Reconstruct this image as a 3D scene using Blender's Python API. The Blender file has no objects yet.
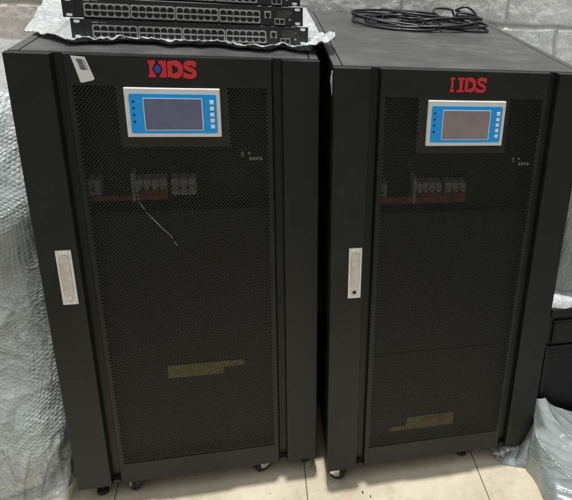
import bpy, bmesh, math, random
from mathutils import Vector, Matrix, noise
random.seed(7)
scn = bpy.context.scene
COL = scn.collection
R = math.radians
HT = 1.165          # top of the cabinet doors
DEP = 0.841         # cabinet depth

# ------------------------------------------------------------------ materials
def mat(name):
    m = bpy.data.materials.new(name); m.use_nodes = True
    nt = m.node_tree
    return m, nt, nt.nodes['Principled BSDF']
def N(nt, t, **kw):
    n = nt.nodes.new(t)
    for k, v in kw.items():
        if k in n.inputs.keys(): n.inputs[k].default_value = v
        else: setattr(n, k, v)
    return n
def L(nt, a, ao, b, bi): nt.links.new(a.outputs[ao], b.inputs[bi])
def coords(nt, scale=(1,1,1)):
    tc = N(nt, 'ShaderNodeTexCoord'); mp = N(nt, 'ShaderNodeMapping')
    mp.inputs['Scale'].default_value = scale
    L(nt, tc, 'Object', mp, 'Vector'); return mp
def noise_n(nt, vec, scale, detail=4, rough=.55):
    n = N(nt, 'ShaderNodeTexNoise'); n.inputs['Scale'].default_value = scale
    n.inputs['Detail'].default_value = detail; n.inputs['Roughness'].default_value = rough
    nt.links.new(vec, n.inputs['Vector']); return n
def ramp(nt, fac, stops):
    r = N(nt, 'ShaderNodeValToRGB'); e = r.color_ramp.elements
    while len(e) < len(stops): e.new(.5)
    for el, (p, c) in zip(e, stops):
        el.position = p; el.color = (*c, 1) if len(c) == 3 else c
    nt.links.new(fac, r.inputs['Fac']); return r
def bump(nt, h, b, strength=.3, dist=.01, prev=None):
    n = N(nt, 'ShaderNodeBump'); n.inputs['Strength'].default_value = strength; n.inputs['Distance'].default_value = dist
    nt.links.new(h, n.inputs['Height'])
    if prev: L(nt, prev, 'Normal', n, 'Normal')
    L(nt, n, 'Normal', b, 'Normal'); return n
def plain(name, col, rough=.5, metal=0, var=.12, sc=30, bmp=.0, spec=.5):
    m, nt, b = mat(name)
    mp = coords(nt); n = noise_n(nt, mp.outputs[0], sc)
    lo = tuple(c*(1-var) for c in col); hi = tuple(min(1, c*(1+var)) for c in col)
    r = ramp(nt, n.outputs['Fac'], [(.3, lo), (.7, hi)])
    L(nt, r, 'Color', b, 'Base Color')
    b.inputs['Roughness'].default_value = rough; b.inputs['Metallic'].default_value = metal
    b.inputs['Specular IOR Level'].default_value = spec
    if bmp: bump(nt, n.outputs['Fac'], b, bmp, .002)
    return m

def paint_mat(name, base, dusty, rough=.42):
    """powder-coated steel: fine orange peel, dust, wiping smears, painted soft reflections on the tops"""
    m, nt, b = mat(name)
    mp = coords(nt)
    fine = noise_n(nt, mp.outputs[0], 900, 2)
    big = noise_n(nt, mp.outputs[0], 5, 6, .65)
    st = coords(nt, (4, 7, 4)); smear = noise_n(nt, st.outputs[0], 3, 5, .6)
    mx = N(nt, 'ShaderNodeMath', operation='MULTIPLY'); L(nt, big, 'Fac', mx, 0); L(nt, smear, 'Fac', mx, 1)
    r = ramp(nt, mx.outputs[0], [(.18, base), (.42, dusty)])
    speck = noise_n(nt, mp.outputs[0], 260, 1); sr = ramp(nt, speck.outputs['Fac'], [(.76, (0,0,0)), (.80, (1,1,1))])
    mix = N(nt, 'ShaderNodeMix', data_type='RGBA'); L(nt, sr, 'Color', mix, 0)
    nt.links.new(r.outputs['Color'], mix.inputs[6]); mix.inputs[7].default_value = (dusty[0]*2.2, dusty[1]*2.2, dusty[2]*2.1, 1)
    nt.links.new(mix.outputs[2], b.inputs['Base Color']); b.inputs['Specular IOR Level'].default_value = .38
    rr = ramp(nt, mx.outputs[0], [(.15, (rough-.06,)*3), (.45, (rough+.14,)*3)])
    nt.links.new(rr.outputs['Color'], b.inputs['Roughness'])
    bump(nt, fine.outputs['Fac'], b, .12, .0006)
    return m
M = {}
M['black'] = paint_mat('black_powder_coat', (.0070,.0084,.0080), (.0140,.0160,.0152))
M['top'] = paint_mat('dusty_black_top_painted_sheen', (.050,.052,.051), (.088,.090,.086), .42)  # dust, with soft reflections painted in as paler smears
M['groove'] = plain('dark_seam', (.005,.005,.005), .6)
M['mesh'] = plain('perforated_steel', (.0095,.0108,.0106), .42, sc=60)
M['inner'] = plain('inner_steel', (.010,.011,.011), .6)
M['baffle'] = plain('baffle_steel', (.0085,.009,.0088), .55)
M['breaker'] = plain('grey_breaker_plastic', (.36,.345,.31), .5, sc=200, var=.3)
M['busred'] = plain('red_busbar_cover', (.22,.04,.032), .5, var=.7, sc=55)
M['dark'] = plain('dark_plastic', (.012,.012,.013), .45)
M['yellow'] = plain('yellow_warning_label', (.42,.36,.08), .5, sc=90, var=.25)
M['orange'] = plain('orange_warning_print', (.44,.25,.05), .5, sc=90, var=.25)
M['wire'] = plain('white_wire', (.6,.6,.57), .4)
M['greylabel'] = plain('grey_print', (.10,.10,.09), .5)
M['red'] = plain('red_lettering', (.66,.025,.035), .4, sc=50, var=.1)
M['blue'] = plain('blue_diamond', (.06,.05,.40), .4)
M['bezel'] = plain('silver_bezel', (.80,.80,.79), .28, sc=40, var=.05, metal=.15)
M['cyan'] = plain('blue_keypad_film', (.004,.38,.95), .28, sc=20, var=.06)
M['cyanlight'] = plain('pale_blue_print', (.10,.42,.85), .3)
M['white'] = plain('white_key', (.93,.94,.95), .35, var=.04)
M['frame'] = plain('pale_screen_edge', (.82,.87,.92), .35, var=.04)
M['led'] = plain('unlit_indicator', (.015,.02,.06), .25)
M['metal'] = plain('brushed_silver', (.88,.86,.82), .26, metal=.30, sc=120, var=.12, bmp=.05)
M['metal2'] = plain('worn_silver', (.74,.71,.65), .22, metal=.45, sc=90, var=.15, bmp=.08)
M['chrome'] = plain('chrome_caster', (.7,.7,.68), .18, metal=1)
M['rubber'] = plain('black_rubber', (.012,.012,.012), .55)
M['paper'] = plain('white_paper', (.78,.77,.74), .6, var=.05)
M['ink'] = plain('dark_ink', (.05,.05,.06), .6, var=.5, sc=400)
M['chassis'] = plain('charcoal_chassis', (.016,.017,.018), .4)
M['housing'] = plain('grey_port_housing', (.38,.375,.35), .38, var=.15, sc=80)
M['port'] = plain('dark_port', (.004,.004,.004), .5)
M['cable'] = plain('black_cable', (.012,.013,.016), .32, sc=80, bmp=.1)
M['dirt'] = plain('dark_grit', (.05,.04,.03), .8)

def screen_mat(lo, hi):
    m, nt, b = mat('lcd_glass_reflection_tint')
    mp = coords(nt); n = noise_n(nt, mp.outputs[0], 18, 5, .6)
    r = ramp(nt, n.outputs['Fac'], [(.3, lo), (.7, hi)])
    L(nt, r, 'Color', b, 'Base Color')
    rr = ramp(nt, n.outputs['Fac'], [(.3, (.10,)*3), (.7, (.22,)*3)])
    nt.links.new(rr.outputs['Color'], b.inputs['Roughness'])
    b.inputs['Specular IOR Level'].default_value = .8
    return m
M['screen'] = screen_mat((.095,.11,.215), (.14,.155,.27)); M['screen_reflection_grey'] = screen_mat((.22,.18,.18), (.31,.265,.26))  # reflected tones of the surroundings put into each screen's base colour

def floor_mat():
    m, nt, b = mat('cream_floor_tile')
    tc = N(nt, 'ShaderNodeTexCoord'); mp = N(nt, 'ShaderNodeMapping')
    mp.inputs['Location'].default_value = (-.080 + 4.88, -.215 + 4.88, 0)
    L(nt, tc, 'Object', mp, 'Vector')
    br = N(nt, 'ShaderNodeTexBrick'); br.offset = 0; br.squash = 1
    br.inputs['Scale'].default_value = 1; br.inputs['Brick Width'].default_value = .488
    br.inputs['Row Height'].default_value = .488; br.inputs['Mortar Size'].default_value = .0017
    br.inputs['Mortar Smooth'].default_value = .25; br.inputs['Bias'].default_value = 0
    br.inputs['Color1'].default_value = (.0,.0,.0,1); br.inputs['Color2'].default_value = (.3,.3,.3,1); br.inputs['Mortar'].default_value = (1,1,1,1)
    L(nt, mp, 'Vector', br, 'Vector')
    n1 = noise_n(nt, tc.outputs['Object'], 3.5, 7, .6); n2 = noise_n(nt, tc.outputs['Object'], 34, 6, .7)
    mm = N(nt, 'ShaderNodeMath', operation='MULTIPLY_ADD'); L(nt, n2, 'Fac', mm, 0); mm.inputs[1].default_value = .45; L(nt, n1, 'Fac', mm, 2)
    r = ramp(nt, mm.outputs[0], [(.50, (.32,.272,.190)), (.68, (.43,.378,.278)), (.9, (.515,.465,.355))])
    # dirt marks with a shape of their own
    n3 = noise_n(nt, tc.outputs['Object'], 11, 8, .72)
    dr = ramp(nt, n3.outputs['Fac'], [(.56, (0,0,0)), (.70, (.62,)*3)])
    mix = N(nt, 'ShaderNodeMix', data_type='RGBA'); L(nt, dr, 'Color', mix, 0)
    nt.links.new(r.outputs['Color'], mix.inputs[6]); mix.inputs[7].default_value = (.28,.22,.14,1)
    n4 = noise_n(nt, tc.outputs['Object'], 120, 2, .5)
    sr = ramp(nt, n4.outputs['Fac'], [(.745, (0,0,0)), (.78, (.7,)*3)])
    mixs = N(nt, 'ShaderNodeMix', data_type='RGBA'); L(nt, sr, 'Color', mixs, 0)
    nt.links.new(mix.outputs[2], mixs.inputs[6]); mixs.inputs[7].default_value = (.16,.12,.08,1)
    mix2 = N(nt, 'ShaderNodeMix', data_type='RGBA'); L(nt, br, 'Fac', mix2, 0)
    nt.links.new(mixs.outputs[2], mix2.inputs[6]); mix2.inputs[7].default_value = (.13,.105,.075,1)
    nt.links.new(mix2.outputs[2], b.inputs['Base Color'])
    rr = ramp(nt, mm.outputs[0], [(.4, (.34,)*3), (.9, (.24,)*3)])
    nt.links.new(rr.outputs['Color'], b.inputs['Roughness'])
    inv = N(nt, 'ShaderNodeMath', operation='SUBTRACT'); inv.inputs[0].default_value = 1; L(nt, br, 'Fac', inv, 1)
    b1 = bump(nt, inv.outputs[0], b, .6, .003)
    bump(nt, n2.outputs['Fac'], b, .08, .002, b1)
    return m
M['floor'] = floor_mat()

def wall_mat():
    m, nt, b = mat('whitewashed_block')
    tc = N(nt, 'ShaderNodeTexCoord')
    n1 = noise_n(nt, tc.outputs['Object'], 2.2, 8, .65); n2 = noise_n(nt, tc.outputs['Object'], 55, 9, .8)
    n3 = noise_n(nt, tc.outputs['Object'], 9, 8, .7)
    mm = N(nt, 'ShaderNodeMath', operation='MULTIPLY_ADD'); L(nt, n2, 'Fac', mm, 0); mm.inputs[1].default_value = .5; L(nt, n1, 'Fac', mm, 2)
    r = ramp(nt, mm.outputs[0], [(.50, (.58,.57,.53)), (.66, (.72,.71,.67)), (.85, (.84,.835,.80))])
    # bare patches where the whitewash has come off
    dr = ramp(nt, n3.outputs['Fac'], [(.55, (0,0,0)), (.72, (.6,)*3)])
    mix = N(nt, 'ShaderNodeMix', data_type='RGBA'); L(nt, dr, 'Color', mix, 0)
    nt.links.new(r.outputs['Color'], mix.inputs[6]); mix.inputs[7].default_value = (.52,.51,.46,1)
    # warm stain to the left of the cabinets
    sx = N(nt, 'ShaderNodeSeparateXYZ'); L(nt, tc, 'Object', sx, 0)
    mr = N(nt, 'ShaderNodeMapRange'); mr.inputs['From Min'].default_value = .6; mr.inputs['From Max'].default_value = -.1
    L(nt, sx, 'X', mr, 'Value')
    mul = N(nt, 'ShaderNodeMix', data_type='RGBA', blend_type='MULTIPLY'); L(nt, mr, 'Result', mul, 0)
    nt.links.new(mix.outputs[2], mul.inputs[6]); mul.inputs[7].default_value = (1.0,.90,.85,1)
    at = N(nt, 'ShaderNodeAttribute'); at.attribute_name = 'mortar'
    am = N(nt, 'ShaderNodeMath', operation='MULTIPLY'); L(nt, at, 'Fac', am, 0); am.inputs[1].default_value = .75
    mo = N(nt, 'ShaderNodeMix', data_type='RGBA'); L(nt, am, 0, mo, 0)
    nt.links.new(mul.outputs[2], mo.inputs[6]); mo.inputs[7].default_value = (.36,.345,.31,1)
    # pores: tiny dark pits in the blocks
    pv = N(nt, 'ShaderNodeTexNoise'); pv.inputs['Scale'].default_value = 150; pv.inputs['Detail'].default_value = 3; L(nt, tc, 'Object', pv, 'Vector')
    pq = ramp(nt, pv.outputs['Fac'], [(.60, (0,0,0)), (.68, (.65,)*3)])
    mp_ = N(nt, 'ShaderNodeMix', data_type='RGBA'); L(nt, pq, 'Color', mp_, 0)
    nt.links.new(mo.outputs[2], mp_.inputs[6]); mp_.inputs[7].default_value = (.33,.325,.30,1)
    nt.links.new(mp_.outputs[2], b.inputs['Base Color'])
    b.inputs['Roughness'].default_value = .9; b.inputs['Specular IOR Level'].default_value = .2
    vo = N(nt, 'ShaderNodeTexVoronoi'); vo.inputs['Scale'].default_value = 130; L(nt, tc, 'Object', vo, 'Vector')
    pr = ramp(nt, vo.outputs['Distance'], [(.0, (0,0,0)), (.35, (1,1,1))])
    b0 = bump(nt, pr.outputs['Color'], b, .45, .003)
    bump(nt, n2.outputs['Fac'], b, .5, .008, b0)
    return m
M['wall'] = wall_mat()

def wrap_mat(name, col, bubble=True, trans=.0, alpha=1.0, rough=.2, bscale=86, bstr=.8, crease=9, cstr=.18, axis='XZ', ang=32, coat=.5, stretch=None):
    """clear bubble wrap / film: glossy, a lattice of small domes, fine creases"""
    m, nt, b = mat(name)
    tc = N(nt, 'ShaderNodeTexCoord')
    n1 = noise_n(nt, tc.outputs['Object'], 5, 6, .6); n2 = noise_n(nt, tc.outputs['Object'], 60, 5, .7)
    lo = tuple(c*.78 for c in col); hi = tuple(min(1, c*1.15) for c in col)
    mm = N(nt, 'ShaderNodeMath', operation='MULTIPLY_ADD'); L(nt, n2, 'Fac', mm, 0); mm.inputs[1].default_value = .5; L(nt, n1, 'Fac', mm, 2)
    r = ramp(nt, mm.outputs[0], [(.55, lo), (1.0, hi)])
    L(nt, r, 'Color', b, 'Base Color')
    b.inputs['Roughness'].default_value = rough
    b.inputs['Specular IOR Level'].default_value = .6
    b.inputs['Coat Weight'].default_value = coat; b.inputs['Coat Roughness'].default_value = .08
    b.inputs['Transmission Weight'].default_value = trans
    b.inputs['IOR'].default_value = 1.4
    prev = None
    for sc, st, dist in ((crease, cstr, .012), (crease*4.1, cstr, .004)):
        if stretch:
            m1 = N(nt, 'ShaderNodeMapping'); m1.inputs['Rotation'].default_value = stretch[1]; L(nt, tc, 'Object', m1, 'Vector')
            m2 = N(nt, 'ShaderNodeMapping'); m2.inputs['Scale'].default_value = stretch[0]; L(nt, m1, 'Vector', m2, 'Vector'); src = m2.outputs[0]
        else: src = tc.outputs['Object']
        nn = noise_n(nt, src, sc, 2, .5)
        s = N(nt, 'ShaderNodeMath', operation='SUBTRACT'); L(nt, nn, 'Fac', s, 0); s.inputs[1].default_value = .5
        a = N(nt, 'ShaderNodeMath', operation='ABSOLUTE'); L(nt, s, 0, a, 0)
        q = ramp(nt, a.outputs[0], [(.0, (1,1,1)), (.05, (.2,)*3), (.2, (0,0,0))])
        prev = bump(nt, q.outputs['Color'], b, st, dist, prev)
    if bubble:
        sp = N(nt, 'ShaderNodeSeparateXYZ'); L(nt, tc, 'Object', sp, 0)
        cb = N(nt, 'ShaderNodeCombineXYZ'); L(nt, sp, axis[0], cb, 'X'); L(nt, sp, axis[1], cb, 'Y')
        uv = N(nt, 'ShaderNodeMapping'); uv.inputs['Rotation'].default_value = (0, 0, R(ang)); L(nt, cb, 0, uv, 'Vector')
        # warp the lattice a little so that its rows drift like crumpled layers
        wn = noise_n(nt, tc.outputs['Object'], 4, 2, .5)
        va = N(nt, 'ShaderNodeVectorMath', operation='MULTIPLY_ADD')
        L(nt, wn, 'Color', va, 0); va.inputs[1].default_value = (.09, .09, 0); L(nt, uv, 'Vector', va, 2)
        S3 = math.sqrt(3); ds = []
        sc_ = N(nt, 'ShaderNodeVectorMath', operation='MULTIPLY'); L(nt, va, 0, sc_, 0); sc_.inputs[1].default_value = (bscale, bscale/S3, 0)
        for off in ((0, 0, 0), (.5, .5, 0)):
            ad = N(nt, 'ShaderNodeVectorMath', operation='ADD'); L(nt, sc_, 0, ad, 0); ad.inputs[1].default_value = off
            fr0 = N(nt, 'ShaderNodeVectorMath', operation='FRACTION'); L(nt, ad, 0, fr0, 0)
            sb = N(nt, 'ShaderNodeVectorMath', operation='SUBTRACT'); L(nt, fr0, 0, sb, 0); sb.inputs[1].default_value = (.5, .5, 0)
            mu = N(nt, 'ShaderNodeVectorMath', operation='MULTIPLY'); L(nt, sb, 0, mu, 0); mu.inputs[1].default_value = (1, S3, 0)
            le = N(nt, 'ShaderNodeVectorMath', operation='LENGTH'); L(nt, mu, 0, le, 0); ds.append(le)
        vo = N(nt, 'ShaderNodeMath', operation='MINIMUM'); L(nt, ds[0], 'Value', vo, 0); L(nt, ds[1], 'Value', vo, 1)
        q = ramp(nt, vo.outputs[0], [(.0, (1,1,1)), (.15, (.95,)*3), (.30, (.72,)*3), (.41, (.0,)*3)])
        # domes are pressed flat in places
        fl = noise_n(nt, tc.outputs['Object'], 13, 4, .6)
        fr = ramp(nt, fl.outputs['Fac'], [(.42, (.06,)*3), (.60, (1,1,1))])
        ml = N(nt, 'ShaderNodeMath', operation='MULTIPLY'); L(nt, q, 'Color', ml, 0); L(nt, fr, 'Color', ml, 1)
        gl = noise_n(nt, tc.outputs['Object'], 130, 3, .65); prev = bump(nt, gl.outputs['Fac'], b, .45, .0045, prev)
        prev = bump(nt, ml.outputs[0], b, bstr, .0035, prev)
        # ring highlights painted round the domes, plus cloudier welded film between them
        wd = ramp(nt, vo.outputs[0], [(.30, (0,0,0)), (.42, (.75,)*3), (.55, (.2,)*3)])
        sp2 = noise_n(nt, tc.outputs['Object'], 190, 3, .7); sr = ramp(nt, sp2.outputs['Fac'], [(.50, (0,0,0)), (.68, (1,1,1))])
        m3 = N(nt, 'ShaderNodeMath', operation='MULTIPLY'); L(nt, wd, 'Color', m3, 0); L(nt, sr, 'Color', m3, 1)
        mc = N(nt, 'ShaderNodeMix', data_type='RGBA'); L(nt, m3, 0, mc, 0)
        nt.links.new(r.outputs['Color'], mc.inputs[6]); mc.inputs[7].default_value = (min(1, col[0]*1.9), min(1, col[1]*1.85), min(1, col[2]*1.85), 1)
        nt.links.new(mc.outputs[2], b.inputs['Base Color'])
    if alpha < 1:
        cr = noise_n(nt, tc.outputs['Object'], 12, 4, .6)
        ar = ramp(nt, cr.outputs['Fac'], [(.35, (alpha*.7,)*3), (.65, (min(1, alpha*1.3),)*3)])
        nt.links.new(ar.outputs['Color'], b.inputs['Alpha'])
    return m
M['wrap'] = wrap_mat('bubble_wrap_film', (.325,.36,.352), rough=.2, cstr=.22, bstr=.55, bscale=100, coat=.9)
M['wraptop'] = wrap_mat('bubble_wrap_white', (.42,.45,.45), rough=.2, bstr=.3, axis='XY', cstr=.3)
M['foil'] = wrap_mat('silvery_plastic', (.22,.25,.243), bubble=False, rough=.16, crease=11, cstr=.38, coat=1.0, stretch=((.16, 1, .6), (0, 0, R(42))))
M['film'] = wrap_mat('clear_film', (.50,.51,.49), bubble=False, rough=.2, alpha=.50, crease=10, cstr=.35, stretch=((1, .5, .3), (0, 0, R(20))))
M['outer'] = wrap_mat('loose_outer_film', (.58,.60,.59), bubble=False, rough=.12, alpha=.26, crease=11, cstr=.7, coat=1.0, stretch=((1, .6, .35), (0, R(25), 0)))

# ------------------------------------------------------------------ mesh helpers
def obj(name, bm, m, parent=None, smooth=False, loc=None):
    me = bpy.data.meshes.new(name); bm.to_mesh(me); bm.free()
    for mm in (m if isinstance(m, (list, tuple)) else [m]): me.materials.append(mm)
    if smooth:
        for p in me.polygons: p.use_smooth = True
    o = bpy.data.objects.new(name, me); COL.objects.link(o)
    if parent: o.parent = parent
    if loc: o.location = loc
    return o
def tag(o, label=None, cat=None, group=None, kind=None):
    if label: o['label'] = label
    if cat: o['category'] = cat
    if group: o['group'] = group
    if kind: o['kind'] = kind
    return o
def thing(name, loc, rz=0, **kw):
    o = bpy.data.objects.new(name, None); COL.objects.link(o)
    o.location = loc; o.rotation_euler = (0, 0, rz); o.empty_display_size = .1
    return tag(o, **kw)
def new(): return bmesh.new()
def box(bm, x0, x1, y0, y1, z0, z1, bev=0, seg=2, mi=0):
    v = [bm.verts.new((x, y, z)) for z in (z0, z1) for y in (y0, y1) for x in (x0, x1)]
    fs = [bm.faces.new([v[i] for i in q]) for q in ((0,2,3,1),(4,5,7,6),(0,1,5,4),(1,3,7,5),(3,2,6,7),(2,0,4,6))]
    if mi:
        for f in fs: f.material_index = mi
    if bev:
        es = list({e for f in fs for e in f.edges})
        bmesh.ops.bevel(bm, geom=es, offset=bev, segments=seg, profile=.6, affect='EDGES')
    return fs
def prism(bm, pts, axis, a, b):
    """closed polygon extruded; axis 'z': pts are (x,y); axis 'y': pts are (x,z)"""
    def P(p, t): return (p[0], p[1], t) if axis == 'z' else (p[0], t, p[1])
    lo = [bm.verts.new(P(p, a)) for p in pts]; hi = [bm.verts.new(P(p, b)) for p in pts]
    n = len(pts)
    fs = [bm.faces.new(lo), bm.faces.new(hi[::-1])]
    for i in range(n): fs.append(bm.faces.new((lo[i], hi[i], hi[(i+1) % n], lo[(i+1) % n])))
    bmesh.ops.recalc_face_normals(bm, faces=fs)
    return fs
def cyl(bm, c, r, h, axis='y', seg=24, r2=None):
    rot = {'y': Matrix.Rotation(R(90), 4, 'X'), 'x': Matrix.Rotation(R(90), 4, 'Y'), 'z': Matrix.Identity(4)}[axis]
    bmesh.ops.create_cone(bm, cap_ends=True, segments=seg, radius1=r, radius2=r if r2 is None else r2, depth=h,
                          matrix=Matrix.Translation(c) @ rot)
def torus(bm, c, r, rr, rot, seg=28, sub=10):
    vs = []
    for i in range(seg):
        a = 2*math.pi*i/seg
        vs.append([bm.verts.new(Vector(c) + rot @ Vector(((r+rr*math.cos(t))*math.cos(a), (r+rr*math.cos(t))*math.sin(a), rr*math.sin(t))))
                   for t in [2*math.pi*j/sub for j in range(sub)]])
    for i in range(seg):
        for j in range(sub):
            bm.faces.new((vs[i][j], vs[(i+1)%seg][j], vs[(i+1)%seg][(j+1)%sub], vs[i][(j+1)%sub]))
def tube(bm, pts, r, sub=8):
    pts = [Vector(p) for p in pts]; rings = []; up = Vector((0, 0, 1)); 
    for i, p in enumerate(pts):
        t = (pts[min(i+1, len(pts)-1)] - pts[max(i-1, 0)]).normalized()
        a = t.cross(up)
        if a.length < 1e-3: a = t.cross(Vector((1, 0, 0)))
        a.normalize(); b = a.cross(t)
        rings.append([bm.verts.new(p + r*(math.cos(k*2*math.pi/sub)*a + math.sin(k*2*math.pi/sub)*b)) for k in range(sub)])
    for i in range(len(rings)-1):
        for k in range(sub):
            bm.faces.new((rings[i][k], rings[i+1][k], rings[i+1][(k+1)%sub], rings[i][(k+1)%sub]))
    bm.faces.new(rings[0][::-1]); bm.faces.new(rings[-1])
def ribbon(bm, line, w, y0, y1, S, closed=False):
    """flat stroke of width w following line (x,z), extruded in y"""
    n = len(line); L_, R_ = [], []
    for i in range(n):
        a = line[i-1] if (i > 0 or closed) else line[i]; c = line[(i+1) % n] if (i < n-1 or closed) else line[i]
        t = Vector((c[0]-a[0], c[1]-a[1])).normalized(); nn = Vector((-t.y, t.x))
        ww = w(i/(n-1)) if callable(w) else w
        p = Vector(line[i]); L_.append(p + nn*ww/2); R_.append(p - nn*ww/2)
    m = n if closed else n-1
    fr = [(bm.verts.new((S(p)[0], y0, S(p)[1])), bm.verts.new((S(q)[0], y0, S(q)[1])), bm.verts.new((S(p)[0], y1, S(p)[1])), bm.verts.new((S(q)[0], y1, S(q)[1]))) for p, q in zip(L_, R_)]
    fs = []
    for i in range(m):
        A_, B_ = fr[i], fr[(i+1) % n]
        fs += [bm.faces.new((A_[0], A_[1], B_[1], B_[0])), bm.faces.new((A_[2], B_[2], B_[3], A_[3])), bm.faces.new((A_[0], B_[0], B_[2], A_[2])), bm.faces.new((A_[1], A_[3], B_[3], B_[1]))]
    if not closed: fs += [bm.faces.new((fr[0][0], fr[0][2], fr[0][3], fr[0][1])), bm.faces.new((fr[-1][0], fr[-1][1], fr[-1][3], fr[-1][2]))]
    bmesh.ops.recalc_face_normals(bm, faces=fs)

# ------------------------------------------------------------------ setting
bm = new()
vs = [bm.verts.new(p) for p in ((-6, -7, 0), (8, -7, 0), (8, 3, 0), (-6, 3, 0))]; bm.faces.new(vs)
tag(obj('floor', bm, M['floor']), kind='structure')

# block wall with real joints (course joint at z=1.137, 0.2 high courses, 0.4 long blocks)
WY = .872; WX0, WX1, WZ1 = -1.6, 3.0, 1.9
def wall_h(x, z, want=False):
    wob = .006*noise.noise((x*5, z*5, 0)) + .004*noise.noise((x*17, z*17, 3))
    row = (z - 1.137 + wob)/.2; k = math.floor(row); dz = abs(row - round(row))*.2
    off = 0 if k % 2 == 0 else .2
    cx = (x - 1.352 - off + wob*1.5)/.4; dx = abs(cx - round(cx))*.4
    d = 0
    wj = .0045 + .003*noise.noise((x*6, z*6, 8))
    for q, wq in ((dz, 1.0), (dx, .75)):
        if q < wj*2.2: d = max(d, wq*(1 - (q/(wj*2.2))**2))
    if want: return d
    g = -.007*d
    g += .0022*noise.noise((x*9, z*9, 1)) + .0013*noise.noise((x*30, z*30, 5)) + .0011*noise.noise((x*85, z*85, 9))
    return g
bm = new()
xs = [WX0 + (WX1-WX0)*i/760 for i in range(761)]
zs = [0 + .98*i/30 for i in range(30)] + [.98 + (1.42-.98)*i/80 for i in range(80)] + [1.42 + (WZ1-1.42)*i/20 for i in range(21)]
cl = bm.verts.layers.float_color.new('mortar')
grid = [[bm.verts.new((x, WY - wall_h(x, z), z)) for x in xs] for z in zs]
for row_ in grid:
    for v_ in row_:
        d_ = wall_h(v_.co.x, v_.co.z, True); v_[cl] = (d_, d_, d_, 1)
for i in range(len(zs)-1):
    for j in range(len(xs)-1):
        bm.faces.new((grid[i][j], grid[i][j+1], grid[i+1][j+1], grid[i+1][j]))
bk = [bm.verts.new((x, WY+.15, z)) for x, z in ((WX0, 0), (WX1, 0), (WX1, WZ1), (WX0, WZ1))]
bm.faces.new(bk[::-1])
bm.faces.new([grid[-1][0]] + grid[-1][1:-1] + [grid[-1][-1], bk[2], bk[3]])
bm.faces.new([bk[0], bk[3]] + [grid[i][0] for i in range(len(zs)-1, -1, -1)])
bm.faces.new([bk[2], bk[1]] + [grid[i][-1] for i in range(len(zs))])
tag(obj('block_wall', bm, M['wall'], smooth=True), 'rough whitewashed concrete block wall standing behind both black cabinets', 'wall')

# ------------------------------------------------------------------ cabinet pieces
W = .600; ZB = .050
MX0, MX1, MZ0, MZ1 = .112, .489, .112, 1.103
def perforated_mesh():
    """sheet of staggered wide hexagonal holes as real openings, solid plate round the display"""
    bm = new(); p, h = .0076, .0047; hw, hh, q = .0032, .0020, .0017
    PX0, PX1, PZ0 = .193, .405, .976
    nr = int(round((MZ1-MZ0)/h)); h = (MZ1-MZ0)/nr; y = .0095; yb = .0107
    def quad(x0, x1, z0, z1):
        bm.faces.new([bm.verts.new(t) for t in ((x0,y,z0),(x1,y,z0),(x1,y,z1),(x0,y,z1))])
    for r in range(nr):
        z0 = MZ0 + r*h; z1 = z0 + h; zc = (z0+z1)/2
        spans = [(MX0, MX1)] if z1 <= PZ0 else [(MX0, PX0), (PX1, MX1)]
        for s0, s1 in spans:
            x = s0 + (p/2 if r % 2 else 0)
            if r % 2: quad(s0, x, z0, z1)
            while x + p <= s1 + 1e-6:
                xc = x + p/2
                O = [(x,z0),(xc,z0),(x+p,z0),(x+p,z1),(xc,z1),(x,z1)]
                I = [(xc-q,zc-hh),(xc,zc-hh),(xc+q,zc-hh),(xc+hw,zc),(xc+q,zc+hh),(xc,zc+hh),(xc-q,zc+hh),(xc-hw,zc)]
                o = [bm.verts.new((a,y,b)) for a,b in O]; i_ = [bm.verts.new((a,y,b)) for a,b in I]
                k_ = [bm.verts.new((a,yb,b)) for a,b in I]
                for f in ((o[0],o[1],i_[1],i_[0]),(o[1],o[2],i_[2],i_[1]),(o[2],i_[3],i_[2]),(o[2],o[3],i_[3]),
                          (o[3],i_[4],i_[3]),(o[3],o[4],i_[5],i_[4]),(o[4],o[5],i_[6],i_[5]),(o[5],i_[7],i_[6]),(o[5],o[0],i_[7]),(o[0],i_[0],i_[7])):
                    bm.faces.new(f)
                for e in range(8): bm.faces.new((i_[e], i_[(e+1)%8], k_[(e+1)%8], k_[e]))
                x += p
            if x < s1 - 1e-6: quad(x, s1, z0, z1)
    zt = max(MZ0+(k+1)*h for k in range(nr) if MZ0+(k+1)*h <= PZ0)
    quad(PX0, PX1, zt, MZ1)
    return bm

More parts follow.
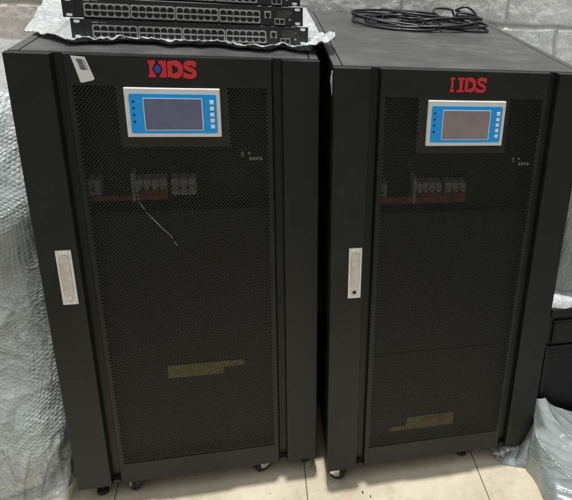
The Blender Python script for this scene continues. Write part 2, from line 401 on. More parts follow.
def letters(bm, kind, x0, z0, w, h, y0, y1):
    S = lambda p: (x0 + p[0]/200*w, z0 + p[1]/65*h)
    def poly(pts): prism(bm, [S(p) for p in pts], 'y', y0, y1)
    if kind == 'full':
        poly([(0,1),(30,1),(30,11),(26,13),(16,33),(26,52),(30,54),(30,65),(2,65),(0,54),(5,52),(5,13),(0,11)])
        poly([(44,1),(74,1),(74,65),(44,65),(44,54),(50,51),(59,33),(50,14),(44,11)])
    else:
        poly([(0,1),(27,1),(23,10),(15,12),(15,22),(19,33),(15,44),(15,53),(22,56),(26,64),(2,64),(0,55),(4,52),(4,12),(0,10)])
        poly([(36,1),(76,1),(76,10),(68,12),(68,53),(76,55),(76,64),(38,64),(38,55),(50,52),(50,12),(36,10)])
    k = 3 if kind == 'worn' else 0
    # D
    xD = 78
    loop = []
    for t in range(0, 13):
        a = -math.pi/2 + math.pi*t/12; loop.append((xD+33+22*math.cos(a)*1.0, 33+23.5*math.sin(a)))
    loop += [(xD+10, 56.5), (xD+10, 9.5)]
    ribbon(bm, loop, 21.5-k, y0, y1, S, closed=True)
    # S
    line = [(192,50),(188,57),(178,59),(164,58.5),(155,54),(153,47),(158,40),(170,35),(183,30),(190,23),(190,15),(183,9),(170,6.5),(157,8),(149,15)]
    ribbon(bm, line, 18-k, y0, y1, S)
    prism(bm, [S(p) for p in [(140,1),(149,1),(155,20),(143,22)]], 'y', y0+.0002, y1+.0002); prism(bm, [S(p) for p in [(184,43),(198,45),(198,64),(190,64)]], 'y', y0+.0002, y1+.0002)

def make_cabinet(root, kind):
    # body: panels round an open front, so that the inside shows through the mesh
    bm = new()
    box(bm, .002, .020, .027, DEP, .062, HT-.004, .001)                # sides
    box(bm, .580, .598, .027, DEP, .062, HT-.004, .001)
    box(bm, .022, .578, .819, DEP-.001, .062, HT-.004)            # back
    box(bm, .022, .578, .030, .817, .062, .080)                   # bottom
    box(bm, .022, .578, .028, .060, 1.112, 1.148)                 # header rail
    body = obj('body', bm, M['black'], root)
    bm = new(); box(bm, .0225, .5775, .0285, DEP, 1.149, HT+.001, .0015)
    obj('top_panel', bm, M['top'], root)
    for ta in (.002, .5798):
        bm = new(); box(bm, ta, ta+.0182, .0275, DEP, HT-.0035, HT+.0012, .0012); obj('top_trim', bm, M['top'], root)
    # side cheeks' top edge is dusty too: thin cap strips
    # door
    bm = new()
    zt = HT
    left = [(0,.024),(0,.003),(.0012,.0008),(.003,0),(.0765,0),(.079,.0012),(.080,.004),(.0822,.0200),(.0985,.0200),(.1015,.0060),(.103,.0042),(.1125,.004),(.1125,.024)]
    prism(bm, left, 'z', ZB, zt)
    prism(bm, [(W-x, y) for x, y in left][::-1], 'z', ZB, zt)
    box(bm, .1125, .4875, .0040, .024, MZ1, zt)
    box(bm, .1125, .4875, .0040, .024, ZB, MZ0)
    door = obj('door', bm, M['black'], root)
    # bottom ends of the grooves are closed by small fillets
    for ga in (.0812, W-.0988):
        bm = new(); box(bm, ga, ga+.0176, .006, .0144, ZB+.001, ZB+.012, .002); obj('groove_cap', bm, M['black'], door)
    obj('mesh_panel', perforated_mesh(), M['mesh'], door, loc=(0, -.004, 0))
    # inside
    bm = new(); box(bm, .022, .578, .070, .074, .082, 1.110)
    ip = obj('inner_panel', bm, M['inner'], root)
    for za, zb in (((.085, .812),) if kind == 'full' else ((.085, .3985), (.4035, .812))):
        bm = new(); box(bm, .030, .570, .0290, .0305, za, zb, .0005, 1)
        obj('baffle', bm, M['baffle'], root)
    bm = new()
    y0 = .034
    def bank(bm, u0, u1, z0, z1, n):
        w_ = (u1-u0)/n
        for i in range(n):
            box(bm, u0+i*w_+.0006, u0+(i+1)*w_-.0006, y0, .0698, z0, z1, .001, 1)
            box(bm, u0+i*w_+w_*.25, u0+i*w_+w_*.75, y0-.006, y0+.001, z0+(z1-z0)*.42, z0+(z1-z0)*.62)
    for (u0, u1, n) in ((.203,.268,4),(.276,.329,3),(.106,.134,2)):
        bm = new(); bank(bm, u0, u1, .846, .886, n)
        o = obj('circuit_breaker', bm, M['breaker'], root)
        bm = new(); box(bm, u0+.003, u1-.003, y0-.0005, y0+.0008, .8605, .8665)
        obj('breaker_window', bm, M['dark'], o)
        if (kind == 'full' and n == 4) or (kind == 'worn' and n > 2):
            bm = new(); box(bm, u0+.002, u1-.002, y0-.0030, y0-.0008, .8475, .8600, .001); obj('red_cover', bm, M['busred'], o)
    bm = new()
    if kind == 'full':
        box(bm, .106, .268, .029, .0335, .838, .850, .001); 
    else:
        box(bm, .104, .330, .029, .0335, .836, .852, .001)
    obj('busbar_cover', bm, M['busred'], root)
    bm = new(); box(bm, .196, .2025, .028, .0698, .836, .902, .001); obj('bracket', bm, M['breaker'], root)
    # warning label behind the mesh
    bm = new(); yl = .026
    if kind == 'full':
        pts = [(.234,.350),(.365,.350),(.365,.370),(.416,.372),(.419,.380),(.414,.387),(.365,.388),(.234,.388)]
    else:
        pts = [(.174,.140),(.359,.139),(.357,.182),(.221,.182),(.221,.153),(.176,.153)]
    prism(bm, pts, 'y', yl, yl+.002); wl = obj('warning_label', bm, M['yellow'], root)
    if kind == 'worn':
        bm = new(); box(bm, .262, .335, yl-.0008, yl-.0001, .160, .176); obj('orange_print', bm, M['orange'], wl)
    bm = new()
    for (a, b_, c, d) in ((.428,.436,.948,.950),(.430,.434,.952,.960),(.444,.449,.953,.959),(.446,.452,.939,.947),(.454,.459,.939,.947),(.461,.466,.940,.947),(.468,.474,.939,.947)):
        box(bm, a, b_, .0080, .0089, c, d)
    obj('small_print', bm, M['greylabel'], root, loc=(0, -.004, 0))
    # logo
    lx, lw, lz, lh = (.255, .093, 1.1225, .035) if kind == 'full' else (.258, .086, 1.117, .034)
    bm = new(); letters(bm, kind, lx, lz, lw, lh, .0066, .0079)
    lg = obj('logo', bm, M['red'], root, loc=(0, -.004, 0))
    if kind == 'full':
        bm = new(); c = (lx+38/200*lw, lz+32.5/65*lh); a = .0075
        prism(bm, [(c[0]-a, c[1]), (c[0]-a*.35, c[1]-a*1.05), (c[0]+a*.35, c[1]-a*1.05), (c[0]+a, c[1]), (c[0]+a*.35, c[1]+a*1.05), (c[0]-a*.35, c[1]+a*1.05)], 'y', .0064, .0079)
        obj('diamond', bm, M['blue'], lg)
    # display
    u0, u1, z0, z1 = (.205, .391, .9955, 1.1015) if kind == 'full' else (.2105, .3955, .9915, 1.0985)
    bm = new(); box(bm, u0, u1, -.006, .0079, z0, z1, .0022, 3)
    dp = obj('display', bm, M['bezel'], root, loc=(0, .0045, 0))
    def ru(a): return u0 + a*(u1-u0)
    def rz(a): return z1 - a*(z1-z0)
    def plate(x0, x1, za, zb, y0, y1, r, seg=5):
        pts = []
        for cx, cz, a0 in ((x1-r, zb+r, -90), (x1-r, za-r, 0), (x0+r, za-r, 90), (x0+r, zb+r, 180)):
            for k in range(seg+1):
                a = R(a0 + 90*k/seg); pts.append((cx+r*math.cos(a), cz+r*math.sin(a)))
        b_ = new(); prism(b_, pts, 'y', y0, y1); return b_
    obj('keypad', plate(ru(.048), ru(.958), rz(.115), rz(.915), -.0068, -.0061, .004), M['cyan'], dp)
    obj('screen_frame', plate(ru(.188), ru(.808), rz(.195), rz(.855), -.0074, -.0069, .0015), M['frame'], dp)
    obj('screen', plate(ru(.197), ru(.797), rz(.208), rz(.838), -.0079, -.0075, .0008), M['screen' if kind == 'full' else 'screen_reflection_grey'], dp)
    for k in range(5):
        zz = rz(.27 + .125*k)
        b_ = new(); box(b_, ru(.885), ru(.930), -.0082, -.0069, zz-.0043, zz+.0043, .0008, 2); obj('button', b_, M['white'], dp)
    for k in range(5):
        zz = rz(.27 + .125*k); b_ = new(); box(b_, ru(.838), ru(.852), -.0073, -.0069, zz-.0012, zz+.0012); obj('printed_mark', b_, M['cyanlight'], dp)
    for k in range(4):
        zz = rz(.27 + .135*k); b_ = new(); box(b_, ru(.125), ru(.148), -.0073, -.0069, zz-.0016, zz+.0016); obj('printed_mark', b_, M['cyanlight'], dp)
    for k in range(4):
        b_ = new(); cyl(b_, (ru(.088), -.0072, rz(.27 + .135*k)), .0024, .0012, 'y', 14); obj('indicator_light', b_, M['led'], dp)
    # swing handle
    h0, h1 = (.0365, .0675) if kind == 'full' else (.0425, .0735)
    bm = new()
    box(bm, h0, h0+.0045, -.0045, -.0001, .602, .738, .0012); box(bm, h1-.0045, h1, -.0045, -.0001, .602, .738, .0012)
    box(bm, h0+.0046, h1-.0046, -.0045, -.0001, .7285, .738, .0012); box(bm, h0+.0046, h1-.0046, -.0045, -.0001, .602, .608, .0012)
    box(bm, h0+.002, h1-.002, -.0018, -.0002, .604, .736)
    hd = obj('handle', bm, M['metal'], root)
    hc = (h0+h1)/2
    pts = []
    for k in range(13):
        a = math.pi*k/12; pts.append((hc+.0095*math.cos(a), .7165+.0095*math.sin(a)))
    pts += [(hc-.0085, .630), (hc+.0085, .630)]
    bm = new(); prism(bm, pts, 'y', -.0052, -.0019)
    fs = bm.faces[:]
    o = obj('lever', bm, M['metal2'], hd)
    bv = o.modifiers.new('bevel', 'BEVEL'); bv.width = .0012; bv.segments = 2; bv.limit_method = 'ANGLE'
    bm = new(); cyl(bm, (hc, -.0034, .6185), .0072, .0030, 'y', 24); lk = obj('lock', bm, M['metal2'], hd)
    bm = new(); cyl(bm, (hc, -.0052, .6185), .0046, .0006, 'y', 20); obj('keyhole', bm, M['dark'] if kind == 'worn' else M['metal'], lk)
    # casters and levelling feet
    for (cx, cy, turn) in ((.124, .034, 35), (.455, .036, -60), (.125, .76, 10), (.455, .76, 80)) if kind == 'full' else ((.030, .026, 60), (.300, .120, 75), (.125, .76, 10), (.455, .76, 80)):
        rot = Matrix.Rotation(R(turn), 4, 'Z'); T = Matrix.Translation((cx, cy, 0))
        bm = new(); cyl(bm, (0, 0, .026), .026, .020, 'x', 28)
        bmesh.ops.bevel(bm, geom=[e for e in bm.edges if len(e.link_faces) == 2 and e.calc_face_angle(0) > 1], offset=.004, segments=2, affect='EDGES')
        bm.transform(T @ rot); ca = obj('caster', bm, M['rubber'], root)
        bm = new(); cyl(bm, (0, 0, .026), .012, .024, 'x', 20); cyl(bm, (0, 0, .0565), .020, .010, 'z', 24)
        box(bm, -.0155, -.0125, -.014, .014, .022, .0535, .001, 1); box(bm, .0125, .0155, -.014, .014, .022, .0535, .001, 1)
        bm.transform(T @ rot); obj('fork', bm, M['chrome'], ca)
    for (cx, cy) in (((.048, .036), (.572, .055)) if kind == 'full' else ((.404, .050), (.565, .20))):
        bm = new(); cyl(bm, (cx, cy, .006), .015, .010, 'z', 28, .013); cyl(bm, (cx, cy, .036), .005, .050, 'z', 12)
        obj('levelling_foot', bm, M['rubber'], root)

A = thing('power_cabinet', (0, 0, 0), 0, label='left black power cabinet with barcode sticker, blue-diamond logo and network switches on top', cat='cabinet', group='black power cabinets with mesh doors')
make_cabinet(A, 'full')
B = thing('power_cabinet', (.6227, -.0578, 0), -.0038, label='right black power cabinet with worn lettering, no diamond, and coiled cable on top', cat='cabinet', group='black power cabinets with mesh doors')
make_cabinet(B, 'worn')

# barcode sticker on the left cabinet
bm = new()
c = [(.1165,1.1625),(.1415,1.1605),(.1545,1.1175),(.1520,1.1145),(.1315,1.1090),(.1285,1.1100)]
prism(bm, c[::-1], 'y', .0068, .0078)
st = obj('barcode_sticker', bm, M['paper'], A, loc=(0, -.004, 0))
bm = new(); x = 0
ax = Vector((.0250, -.0020)); dn = Vector((.0130, -.0440)); o0 = Vector((.1165, 1.1625))
rnd = random.Random(3); t = .10
while t < .60:
    w_ = rnd.choice((.012, .02, .03))
    q = [o0 + ax*.30 + dn*t, o0 + ax*.72 + dn*t, o0 + ax*.72 + dn*(t+w_), o0 + ax*.30 + dn*(t+w_)]
    prism(bm, [(p.x, p.y) for p in q], 'y', .0064, .0067); t += w_ + rnd.choice((.012, .02))
for k in range(7):
    t0 = .12 + .07*k
    q = [o0 + ax*.80 + dn*t0, o0 + ax*.86 + dn*t0, o0 + ax*.86 + dn*(t0+.04), o0 + ax*.80 + dn*(t0+.04)]
    prism(bm, [(p.x, p.y) for p in q], 'y', .0064, .0067)
obj('barcode', bm, M['ink'], st)
# torn sticker on the right cabinet's side, seen in the gap
bm = new()
prf = [(.030,1.148),(.036,1.152),(.072,1.128),(.070,1.112),(.055,1.122),(.048,1.105),(.036,1.098),(.031,1.100)]
lo = [bm.verts.new((.0004, y, z)) for y, z in prf]; hi = [bm.verts.new((.0016, y, z)) for y, z in prf]
bm.faces.new(lo); bm.faces.new(hi[::-1])
for i in range(len(prf)): bm.faces.new((lo[i], hi[i], hi[(i+1)%len(prf)], lo[(i+1)%len(prf)]))
obj('torn_sticker', bm, M['paper'], B)
# thin white wire hanging behind the left cabinet's mesh
bm = new()
pts = [(.206,.020,.905),(.2065,.021,.875),(.209,.022,.838),(.222,.022,.812),(.238,.021,.790),(.252,.021,.770),(.268,.022,.752),(.281,.023,.722),(.300,.026,.700),(.322,.034,.690)]
tube(bm, pts[:8], .0010, 6); obj('wire', bm, M['wire'], A, smooth=True)

# ------------------------------------------------------------------ network switches
def make_switch(root):
    Wd = .440; hh = .0430; x0 = -Wd/2
    bm = new(); box(bm, x0, -x0, .004, .26, 0, hh, .0008, 1); obj('chassis', bm, M['chassis'], root)
    bm = new(); box(bm, x0, -x0, 0, .0039, .0006, hh-.0006, .0006, 1); fr = obj('front_panel', bm, M['chassis'], root)
    for s in (-1, 1):
        bm = new()
        # ear plate with two slots: strips round the openings
        xa, xb = (s*.2202, s*.2440); a, b_ = min(xa, xb), max(xa, xb); m0, m1 = (a+.006, b_-.0065)
        box(bm, a, m0, 0, .0022, .0006, hh-.0006); box(bm, m1, b_, 0, .0022, .0006, hh-.0006)
        for (za, zb) in ((.0006, .0035), (.0085, .0345), (.0395, hh-.0006)): box(bm, m0+.00005, m1-.00005, 0, .0022, za, zb)
        e = obj('rack_ear', bm, M['chassis'], root)
        for zc in (.006, .037):
            bm = new(); cyl(bm, (0, 0, 0), .0034, .0016, 'y', 18); bm.transform(Matrix.Translation(((m0+m1)/2, -.0004, zc)) @ Matrix.Diagonal((1.45, 1, .95, 1)))
            obj('slot_bright_disc', bm, M['frame'], e)  # white disc standing in for the bright wall seen through the slot
    # four blocks of twelve ports
    px = x0 + .018; pw = .0140; g = .0030
    for blk in range(4):
        bx = px + blk*(6*pw + g*1.6)
        bm = new()
        z0, z1 = .0040, .0315; zm = (z0+z1)/2
        wv = .0013
        for k in range(7): box(bm, bx+k*pw-wv/2 if k else bx-.0016, bx+k*pw+wv/2 if k < 6 else bx+6*pw+.0016, -.0030, -.0001, z0+.0012, z1-.0012)
        for k in range(6):
            xa, xb = bx+k*pw+(wv/2 if k else wv/2), bx+(k+1)*pw-wv/2
            box(bm, xa+.0001, xb-.0001, -.0030, -.0001, zm-.0016, zm+.0016)
            for za, zb in ((z0, z0+.0020), (z1-.0020, z1)): box(bm, xa+.0001, xb-.0001, -.0030, -.0001, za, zb)
            for zq in (z0+.0021, z1-.0045):                                 # latch corners narrowing each opening
                box(bm, xa+.0001, xa+.0026, -.0029, -.0001, zq, zq+.0024); box(bm, xb-.0026, xb-.0001, -.0029, -.0001, zq, zq+.0024)
        pb = obj('port_block', bm, M['housing'], root)
        for row in (0, 1):
            for k in range(6):
                b2 = new(); za = z0+.0021 if row == 0 else zm+.0017; zb = zm-.0017 if row == 0 else z1-.0021
                box(b2, bx+k*pw+wv/2+.0002, bx+(k+1)*pw-wv/2-.0002, -.0009, -.0003, za, zb)
                obj('port', b2, M['port'], pb)
    # console port
    cx = px + 4*(6*pw + g*1.6) + .006
    bm = new(); box(bm, cx, cx+.0022, -.003, -.0001, .016, .031); box(bm, cx+.0118, cx+.014, -.003, -.0001, .016, .031)
    box(bm, cx+.0023, cx+.0117, -.003, -.0001, .0285, .031); box(bm, cx+.0023, cx+.0048, -.003, -.0001, .0160, .0190); box(bm, cx+.0092, cx+.0117, -.003, -.0001, .0160, .0190)
    cp = obj('console_port', bm, M['housing'], root)
    bm = new(); box(bm, cx+.0024, cx+.0116, -.0012, -.0004, .0192, .0283); obj('port_opening', bm, M['port'], cp)
    # uplink cage, mesh vent and indicator marks
    ux = cx + .026
    bm = new()
    for j in range(7):
        for k in range(5): box(bm, ux+.001+j*.0042, ux+.0038+j*.0042, -.0012, -.0001, .0190+k*.0030, .0210+k*.0030)
    obj('status_panel', bm, M['greylabel'], root)
    bm = new(); box(bm, ux-.004, ux+.018, -.0030, -.0001, .0030, .0048); box(bm, ux-.004, ux+.018, -.0030, -.0001, .0145, .0160)
    for k in range(3): box(bm, ux-.004+k*.0102, ux-.0024+k*.0102, -.0030, -.0001, .0049, .0144)
    cg = obj('uplink_cage', bm, M['housing'], root)
    bm = new(); box(bm, ux-.0023, ux+.0061, -.0012, -.0004, .005, .0143); box(bm, ux+.0079, ux+.0163, -.0012, -.0004, .005, .0143); obj('cage_opening', bm, M['port'], cg)
    bm = new(); box(bm, ux+.027, ux+.032, -.0010, -.0001, .012, .0165); box(bm, ux+.026, ux+.0325, -.0008, -.0001, .028, .029)
    box(bm, px-.001, px+.011, -.0008, -.0001, .0355, .0375); box(bm, px+.014, px+.026, -.0008, -.0001, .0358, .0368)
    obj('printed_label', bm, M['breaker'], root)
def copy_tree(o, parent=None):
    c = o.copy(); COL.objects.link(c); c.parent = parent
    for ch in list(o.children): copy_tree(ch, c)
    return c
grp = 'rack switches stacked on the left cabinet'
S1 = thing('network_switch', (.3405, .1280, 1.1735), .030, label='black network switch at the bottom of the stack, resting on white bubble wrap', cat='network switch', group=grp)
make_switch(S1)
S2 = copy_tree(S1); S2.location = (.3285, .1290, 1.2172); S2.rotation_euler = (0, 0, .030)
S2['label'] = 'black network switch in the middle of the stack, between two others'
S3 = copy_tree(S1); S3.location = (.3225, .1330, 1.2609); S3.rotation_euler = (0, 0, .022)
S3['label'] = 'black network switch topmost in the stack, mostly cut off by the upper edge'

# ------------------------------------------------------------------ plastic wrap
def fbm(p, sc, o=3):
    v, a = 0, 1
    for i in range(o): v += a*noise.noise((p[0]*sc+7*i, p[1]*sc, p[2]*sc)); a *= .5; sc *= 2.1
    return v
def ridge(p, sc, o=3):
    v, a = 0, 1
    for i in range(o):
        n = 1 - abs(noise.noise((p[0]*sc+5*i, p[1]*sc+3, p[2]*sc)))*2.6
        v += a*max(n, -.4); a *= .5; sc *= 2.0
    return v
def sheet(name, f, nu, nv, m, parent=None, uvs=(1, 1), solid=0, uvrot=.35):
    """grid surface f(s,t)->xyz with metric uv"""
    bm = new(); uv = bm.loops.layers.uv.new('uv')
    g = [[bm.verts.new(f(i/nu, j/nv)) for i in range(nu+1)] for j in range(nv+1)]
    c, s = math.cos(uvrot), math.sin(uvrot)
    for j in range(nv):
        for i in range(nu):
            fc = bm.faces.new((g[j][i], g[j][i+1], g[j+1][i+1], g[j+1][i]))
            for lp, (a, b_) in zip(fc.loops, ((i, j), (i+1, j), (i+1, j+1), (i, j+1))):
                x, y = a/nu*uvs[0], b_/nv*uvs[1]; lp[uv].uv = (c*x-s*y, s*x+c*y)
    o = obj(name, bm, m, parent, smooth=True)
    if solid:
        md = o.modifiers.new('thick', 'SOLIDIFY'); md.thickness = solid; md.offset = 0
    return o
def lump(name, c, r, e, m, amp, seed, nu=150, nv=100, zmin=0, xmax=None, ymax=None, ymin=None, xmin=None, uvm=(2.6, 1.3), shear=None, dirn=(1, 1, 1)):
    """closed crumpled mass: super-ellipsoid with folds, flattened where it meets floor, wall or cabinet"""
    def sp(a, k): return math.copysign(abs(a)**k, a)
    def f(s, t):
        th = s*2*math.pi; ph = (t-.5)*math.pi
        cx = sp(math.cos(ph), e)*sp(math.cos(th), e); cy = sp(math.cos(ph), e)*sp(math.sin(th), e); cz = sp(math.sin(ph), e)
        n = Vector((math.cos(ph)*math.cos(th), math.cos(ph)*math.sin(th), math.sin(ph)))
        p = Vector((c[0]+r[0]*cx, c[1]+r[1]*cy, c[2]+r[2]*cz))
        if shear: p = shear(p, cz)
        q = (p.x*dirn[0]+seed, p.y*dirn[1], p.z*dirn[2])
        fold = math.sin(p.x*34 + 5*noise.noise((p.x*3+seed, p.z*2.2, 1)) + p.z*5)
        soft = fbm(q, 2.6, 2)
        cr = ridge((q[0], q[1], q[2]*.6), 5, 2)
        p += n*amp*(1.0*soft + .22*fold*(.5+soft) + .30*(cr-.8) + .09*ridge((q[0], q[1], q[2]*.5), 17, 2))
        if p.z < zmin: p.z = zmin + .0005
        if xmax is not None: p.x = min(p.x, xmax)
        if xmin is not None: p.x = max(p.x, xmin)
        if ymax is not None: p.y = min(p.y, ymax)
        if ymin is not None: p.y = max(p.y, ymin)
        return p
    return sheet(name, f, nu, nv, m, uvs=uvm)

# big bundle on the floor against the left cabinet's side
def lean(p, cz):
    p.y += .20*(p.z/1.05) - .035 - .05*max(0, 1-p.z/.25)
    return p
o = lump('bubble_wrap_bundle', (-.40, .39, .52), (.41, .37, .53), .38, M['wrap'], .022, 11, 260, 200, zmin=.001, xmax=-.004, ymax=.848, uvm=(2.6, 1.35), shear=lean)
OB = o
def outer_f(s_, t):
    th = R(198) + s_*R(170); z = .02 + t*1.0
    q = (math.cos(th)*.5, z, 1)
    rr = 1.03 + .05*noise.noise((s_*4, t*2.5, 3)) + .035*(1-abs(math.sin(s_*17 + 4*noise.noise((s_*3, t*2, 8)) + t*3)))**2 + .02*(1-abs(math.sin(s_*41 - t*9 + 5*noise.noise((s_*5, t*3, 2)))))**2
    k = 1 if z < .85 else max(.55, 1-(z-.85)*1.6)
    ex = .62
    x = -.40 + .41*rr*k*math.copysign(abs(math.cos(th))**ex, math.cos(th))
    y = .39 + .37*rr*k*math.copysign(abs(math.sin(th))**ex, math.sin(th)) + .20*(z/1.05) - .035 - .06*max(0, 1-z/.25)
    return Vector((min(x, -.0035), y, z))
lf = sheet('outer_layer', outer_f, 220, 200, M['outer'], parent=OB)
tag(o, 'tall crumpled bundle of grey bubble wrap standing on the floor at the left cabinet\'s side', 'bubble wrap')

# clear film that has slid to the floor in front of the bundle
def film_f(s, t):
    x = -.62 + s*.60
    k = t
    front = .00 - .02*math.sin(s*9) + .05*(1-s)
    y = .24*(1-k) + front*k
    z = .24*(1-k)**1.7*(1+.25*math.sin(s*7+1)) + .004
    q = (x, y, z)
    d = .018*ridge((x*1.3, k*.5, 2), 8, 3)
    z += max(0, d*(.35+.65*math.sin(math.pi*min(1, k*1.02))))
    y -= .03*fbm(q, 8, 2) + .010*ridge((x, z, 1), 9, 2)*(1-k*.6)
    x += .03*fbm((x+4, y, z), 7, 2)
    return Vector((min(x, -.012 - .015*s), y, max(z, .0015)))
o = sheet('plastic_film', film_f, 200, 130, M['film'])
tag(o, 'clear crinkled plastic film spread on the floor in front of the tall bubble wrap bundle', 'plastic film')

# padding sheet under the switches
def top_f(s, t):
    # s: left to right, t: front to back
    fr = .098 + .010*math.sin(s*23) + .006*math.sin(s*61+1) - .012*math.sin(s*9+1) + .014*fbm((s*14, 0, 0), 1, 2)
    if s < .16: fr += .098*(1-s/.16)**.8
    x = -.012 + s*.640
    lx = max(0, 1 - s/.16)
    rt = max(0, (s-.88)/.12)
    fr -= .045*max(0, 1-abs(s-.94)/.09)
    y = fr + t*(.82-fr)
    z = HT + .0030
    under = 1 if (.10 < s < .93) else 0
    puff = .0
    puff += .040*lx*min(1, t*2.6)*(1+.3*fbm((x*8, y*8, 0), 1, 2))
    puff += .034*rt*max(0, 1-abs(t-.08)/.25)*(1+.5*noise.noise((x*40, y*40, 2)))
    edge = math.exp(-(t*.7/.024)**2)*(.25+.75*min(1, s/.14))
    lump_ = .011*edge*(1+.5*noise.noise((s*40, 1, 1)))
    wr = .0035*ridge((x, y, 0), 30, 2)*(0 if .10 < s < .93 and t > .03 else 1)
    z += puff + max(0, lump_) + max(0, wr) if not (under and t > .03) else .0022
    x -= .030*lx*min(1, t*1.3)
    x += .020*rt*max(0, 1-abs(t-.10)/.2)
    return Vector((x, y, z))
o = sheet('bubble_wrap_sheet', top_f, 420, 200, M['wraptop'], uvs=(.64, .7), solid=.002)
tag(o, 'ruffled white bubble wrap sheet laid on the left cabinet under the network switches', 'bubble wrap')

# crumpled silvery plastic at the foot of the right cabinet
def poly_at(pts, s):
    k = s*(len(pts)-1); i = min(int(k), len(pts)-2); return Vector(pts[i]).lerp(Vector(pts[i+1]), k-i)
def bag_f(s, t):
    P = poly_at([(1.120,-.052),(1.135,-.078),(1.165,-.092),(1.196,-.104),(1.198,-.118),(1.204,-.138),(1.208,-.170),(1.205,-.215),(1.210,-.30),(1.29,-.40),(1.40,-.47),(1.60,-.48),(1.80,-.44)], s)
    Q = poly_at([(1.135,-.020),(1.165,-.030),(1.195,-.052),(1.2275,-.0615),(1.2275,-.050),(1.2275,-.030),(1.228,-.012),(1.255,-.008),(1.30,-.008),(1.38,-.008),(1.50,-.008),(1.65,-.008),(1.82,-.008)], s)
    hq = poly_at([(.030,0),(.038,0),(.042,0),(.150,0),(.185,0),(.200,0),(.198,0),(.178,0),(.150,0),(.115,0),(.09,0),(.08,0),(.07,0)], s).x
    p = P.lerp(Q, t); x, y = p
    base = t**.62 if t > 0 else 0
    d = x*.75 - y*.66; u = x*.66 + y*.75
    w1 = noise.noise((u*5, d*2, 3)); w2 = noise.noise((u*9+4, d*3, 7)); w3 = noise.noise((u*22, d*8, 1))
    f1 = 1-abs(math.sin(u*30 + 4*w1 + d*4)); f2 = 1-abs(math.sin(u*76 + 6*w2 - d*10))
    am = min(1, t*3.5)*min(1, .35+max(0, s-.12)*7)
    z = hq*base + am*(.016*f1**2.2 + .006*f2**2*(.6+w1) + .016*w1 + .008*w2 + .003*w3) - .01*am
    y += am*(1-t)*.012*w2
    z = max(z, .001 + .003*am)
    return Vector((x, y, z))
bm = new()
o = sheet('plastic_sheet', bag_f, 420, 180, M['foil'], uvs=(1.4, .4))
tag(o, 'crumpled silvery plastic sheet heaped on the floor beside the right cabinet\'s foot', 'plastic sheet')
# shred of film under the right cabinet's corner
def shred_f(s, t):
    x = 1.118 + s*.10; y = -.055 - .018*math.sin(s*5) + t*.05
    z = .048*(1-abs(2*s-.75))*.8*(1-.4*t) + .012*ridge((x, y, 0), 40, 2)
    return Vector((x+.01*noise.noise((t*6, s*3, 0)), y+.02*noise.noise((s*9, t*4, 1)), max(.001, z)))
o = sheet('plastic_shred', shred_f, 60, 30, M['film'], solid=.0008)
tag(o, 'small twisted shred of clear film on the floor under the right cabinet\'s right corner', 'plastic film')

# ------------------------------------------------------------------ low black equipment unit at far right
T = thing('equipment_unit', (1.262, .006, 0), 0, label='low black equipment unit with vented front beside the right cabinet, half hidden by plastic', cat='equipment cabinet')
bm = new(); box(bm, 0, .42, .012, .60, .03, .462, .003); obj('body', bm, M['black'], T)
bm = new(); box(bm, 0, .42, .002, .0115, .445, .470, .002); box(bm, 0, .42, .004, .0115, .335, .343, .001); box(bm, .150, .170, .000, .0115, .034, .334, .002); box(bm, 0, .012, .002, .0115, .034, .334, .002)
obj('front_frame', bm, M['black'], T)
bm = new(); box(bm, .014, .145, .004, .0115, .352, .430, .003)
fp = obj('control_panel', bm, M['mesh'], T)
bm = new(); box(bm, .018, .141, .002, .0038, .358, .424, .002); obj('panel_cover', bm, M['black'], fp)
bm = new(); box(bm, .105, .121, -.0005, .0018, .380, .404, .0015); obj('button', bm, M['breaker'], fp)
bm = new()
for j in range(40):
    for i in range(15):
        xx = .018 + i*.0088 + (.0044 if j % 2 else 0); zz = .045 + j*.0072
        if xx < .143: cyl(bm, (xx, .0113, zz), .0028, .0012, 'y', 6)
obj('vent_grille', bm, M['mesh'], T)
bm = new()
for cx in (.04, .38):
    for cy in (.05, .55): cyl(bm, (cx, cy, .015), .015, .030, 'z', 16)
obj('foot', bm, M['rubber'], T)
# packing on the unit
o = lump('bubble_wrap_pile', (1.62, .40, .70), (.38, .37, .30), .35, M['wrap'], .030, 31, 160, 110, zmin=.474, ymax=.85, xmin=1.235, uvm=(2.0, .9))
tag(o, 'pile of bubble wrap lying on the low black unit against the wall', 'bubble wrap')
def pad_f(s, t):
    x = 1.245 + s*.45; y = .012 + t*.16; e = math.sin(math.pi*min(1, max(0, t*1.0)))**.5
    return Vector((x, y + .008*noise.noise((s*12, 0, 0)), .472 + .030*e*(1+.25*noise.noise((s*18, t*3, 1)))))
o = sheet('foam_pad', pad_f, 90, 24, M['wraptop'])
tag(o, 'narrow white foam pad on the front edge of the low black unit', 'foam pad')

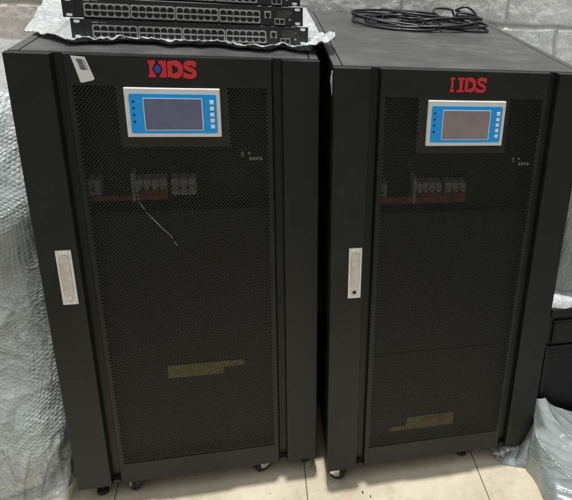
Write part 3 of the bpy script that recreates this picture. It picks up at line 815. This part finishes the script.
# ------------------------------------------------------------------ coiled cable on the right cabinet
rnd = random.Random(12)
bm = new(); pts = []
specs = [  # centre x, centre y, rx, ry, tilt, lift
    (.925,.600,.190,.120,.12,.004),(.870,.560,.085,.125,.35,.008),(1.010,.570,.165,.090,-.30,.012),(.850,.640,.105,.075,.25,.014),
    (.970,.550,.200,.070,-.38,.018),(.895,.535,.085,.110,.50,.020),(1.060,.600,.120,.120,.35,.022),(.930,.620,.200,.055,.30,.026),
    (.870,.560,.080,.105,-.4,.030),(1.075,.570,.100,.090,.6,.030),(.97,.600,.185,.085,-.15,.034),(1.090,.640,.085,.070,.7,.036)]
steps = 44
for k, (cx, cy, rx, ry, ti, li) in enumerate(specs):
    nx = specs[(k+1) % len(specs)]
    for i in range(steps):
        f = i/steps; g = f*f*(3-2*f)
        a = 2*math.pi*f + .9
        X, Y, RX, RY, TI, LI = [p*(1-g)+q*g for p, q in zip((cx,cy,rx,ry,ti,li), nx)] if k < len(specs)-1 else (cx,cy,rx,ry,ti,li)
        dx, dy = RX*math.cos(a), RY*math.sin(a)
        z = HT + .0055 + LI*(.55+.45*math.sin(a*1.0+k*1.7)) + .004*noise.noise((k+f*3, 5, 5))
        pts.append((X+dx*math.cos(TI)-dy*math.sin(TI), Y+dx*math.sin(TI)+dy*math.cos(TI), max(z, HT+.0055)))
# an arch standing up at the right end
pts0 = Vector(pts[-1])
for i in range(24):
    f = i/23; pts.append((pts0.x+.085*f, pts0.y-.02*f, HT+.006+.026*math.sin(math.pi*f)+(pts0.z-HT-.006)*(1-f)))
tube(bm, pts, .0036, 8)
# free end
p = pts[0]
e = [(p[0]+.02, p[1]-.02, HT+.006), (p[0]-.02, p[1]-.06, HT+.006), (p[0]-.10, p[1]-.135, HT+.0055), (p[0]-.16, p[1]-.150, HT+.0055)]
o = obj('coiled_cable', bm, M['cable'], smooth=True)
tag(o, 'loosely coiled thin black cable lying on top of the right cabinet', 'cable')

# grit on the tiles
rnd = random.Random(5)
bm = new()
for i in range(46):
    x, y = rnd.uniform(-.2, 1.25), rnd.uniform(-.26, -.01); s = rnd.uniform(.0005, .0016)
    bmesh.ops.create_icosphere(bm, subdivisions=1, radius=s, matrix=Matrix.Translation((x, y, s*.5)) @ Matrix.Diagonal((rnd.uniform(1, 2.2), 1, .6, 1)))
for (x, y, s) in ((.716,-.100,.003),(.735,-.118,.0025),(.640,-.150,.002)):
    bmesh.ops.create_icosphere(bm, subdivisions=1, radius=s, matrix=Matrix.Translation((x, y, s*.4)) @ Matrix.Diagonal((.8, 2.2, .5, 1)))
tag(obj('grit', bm, M['dirt']), 'dark grit scattered over the cream floor tiles', 'grit', kind='stuff')

# ------------------------------------------------------------------ light
w = bpy.data.worlds.new('World'); scn.world = w; w.use_nodes = True
nt = w.node_tree; bg = nt.nodes['Background']
tc = N(nt, 'ShaderNodeTexCoord'); sx = N(nt, 'ShaderNodeSeparateXYZ'); L(nt, tc, 'Generated', sx, 0)
r = ramp(nt, sx.outputs['Z'], [(.0, (.20,.205,.205)), (.25, (.52,.53,.53)), (.60, (.88,.89,.90)), (.92, (1.35,1.37,1.4))])
L(nt, r, 'Color', bg, 'Color'); bg.inputs['Strength'].default_value = .78
ld = bpy.data.lights.new('high_lamp', 'SPOT'); ld.energy = 19000; ld.shadow_soft_size = .16; ld.color = (1, .985, .955)
ld.spot_size = R(8.6); ld.spot_blend = .55
lo_ = bpy.data.objects.new('high_lamp', ld); COL.objects.link(lo_); lo_.location = (.62, .39, 20.0)

# ------------------------------------------------------------------ camera (solved from the cabinets' corners)
cd = bpy.data.cameras.new('camera'); cam = bpy.data.objects.new('camera', cd); COL.objects.link(cam); scn.camera = cam
cd.sensor_width = 36; cd.sensor_fit = 'HORIZONTAL'; cd.lens = 659.594/572*36
cd.shift_x = -(454.37-286)/572; cd.shift_y = -(250-194.787)/572
cd.clip_start = .05; cd.clip_end = 100
rt = Vector((.95858535, -.27147256, .08612077)); up = Vector((.02740695, .38890795, .92086886)); bk_ = Vector((-.28348368, -.88037109, .3802417))
cam.matrix_world = Matrix(((rt.x, up.x, bk_.x, .46538295), (rt.y, up.y, bk_.y, -1.4503693), (rt.z, up.z, bk_.z, 1.46894155), (0, 0, 0, 1)))
vs_ = scn.view_settings; vs_.view_transform = 'Standard'; vs_.look = 'None'; vs_.exposure = 0.15; vs_.gamma = 1
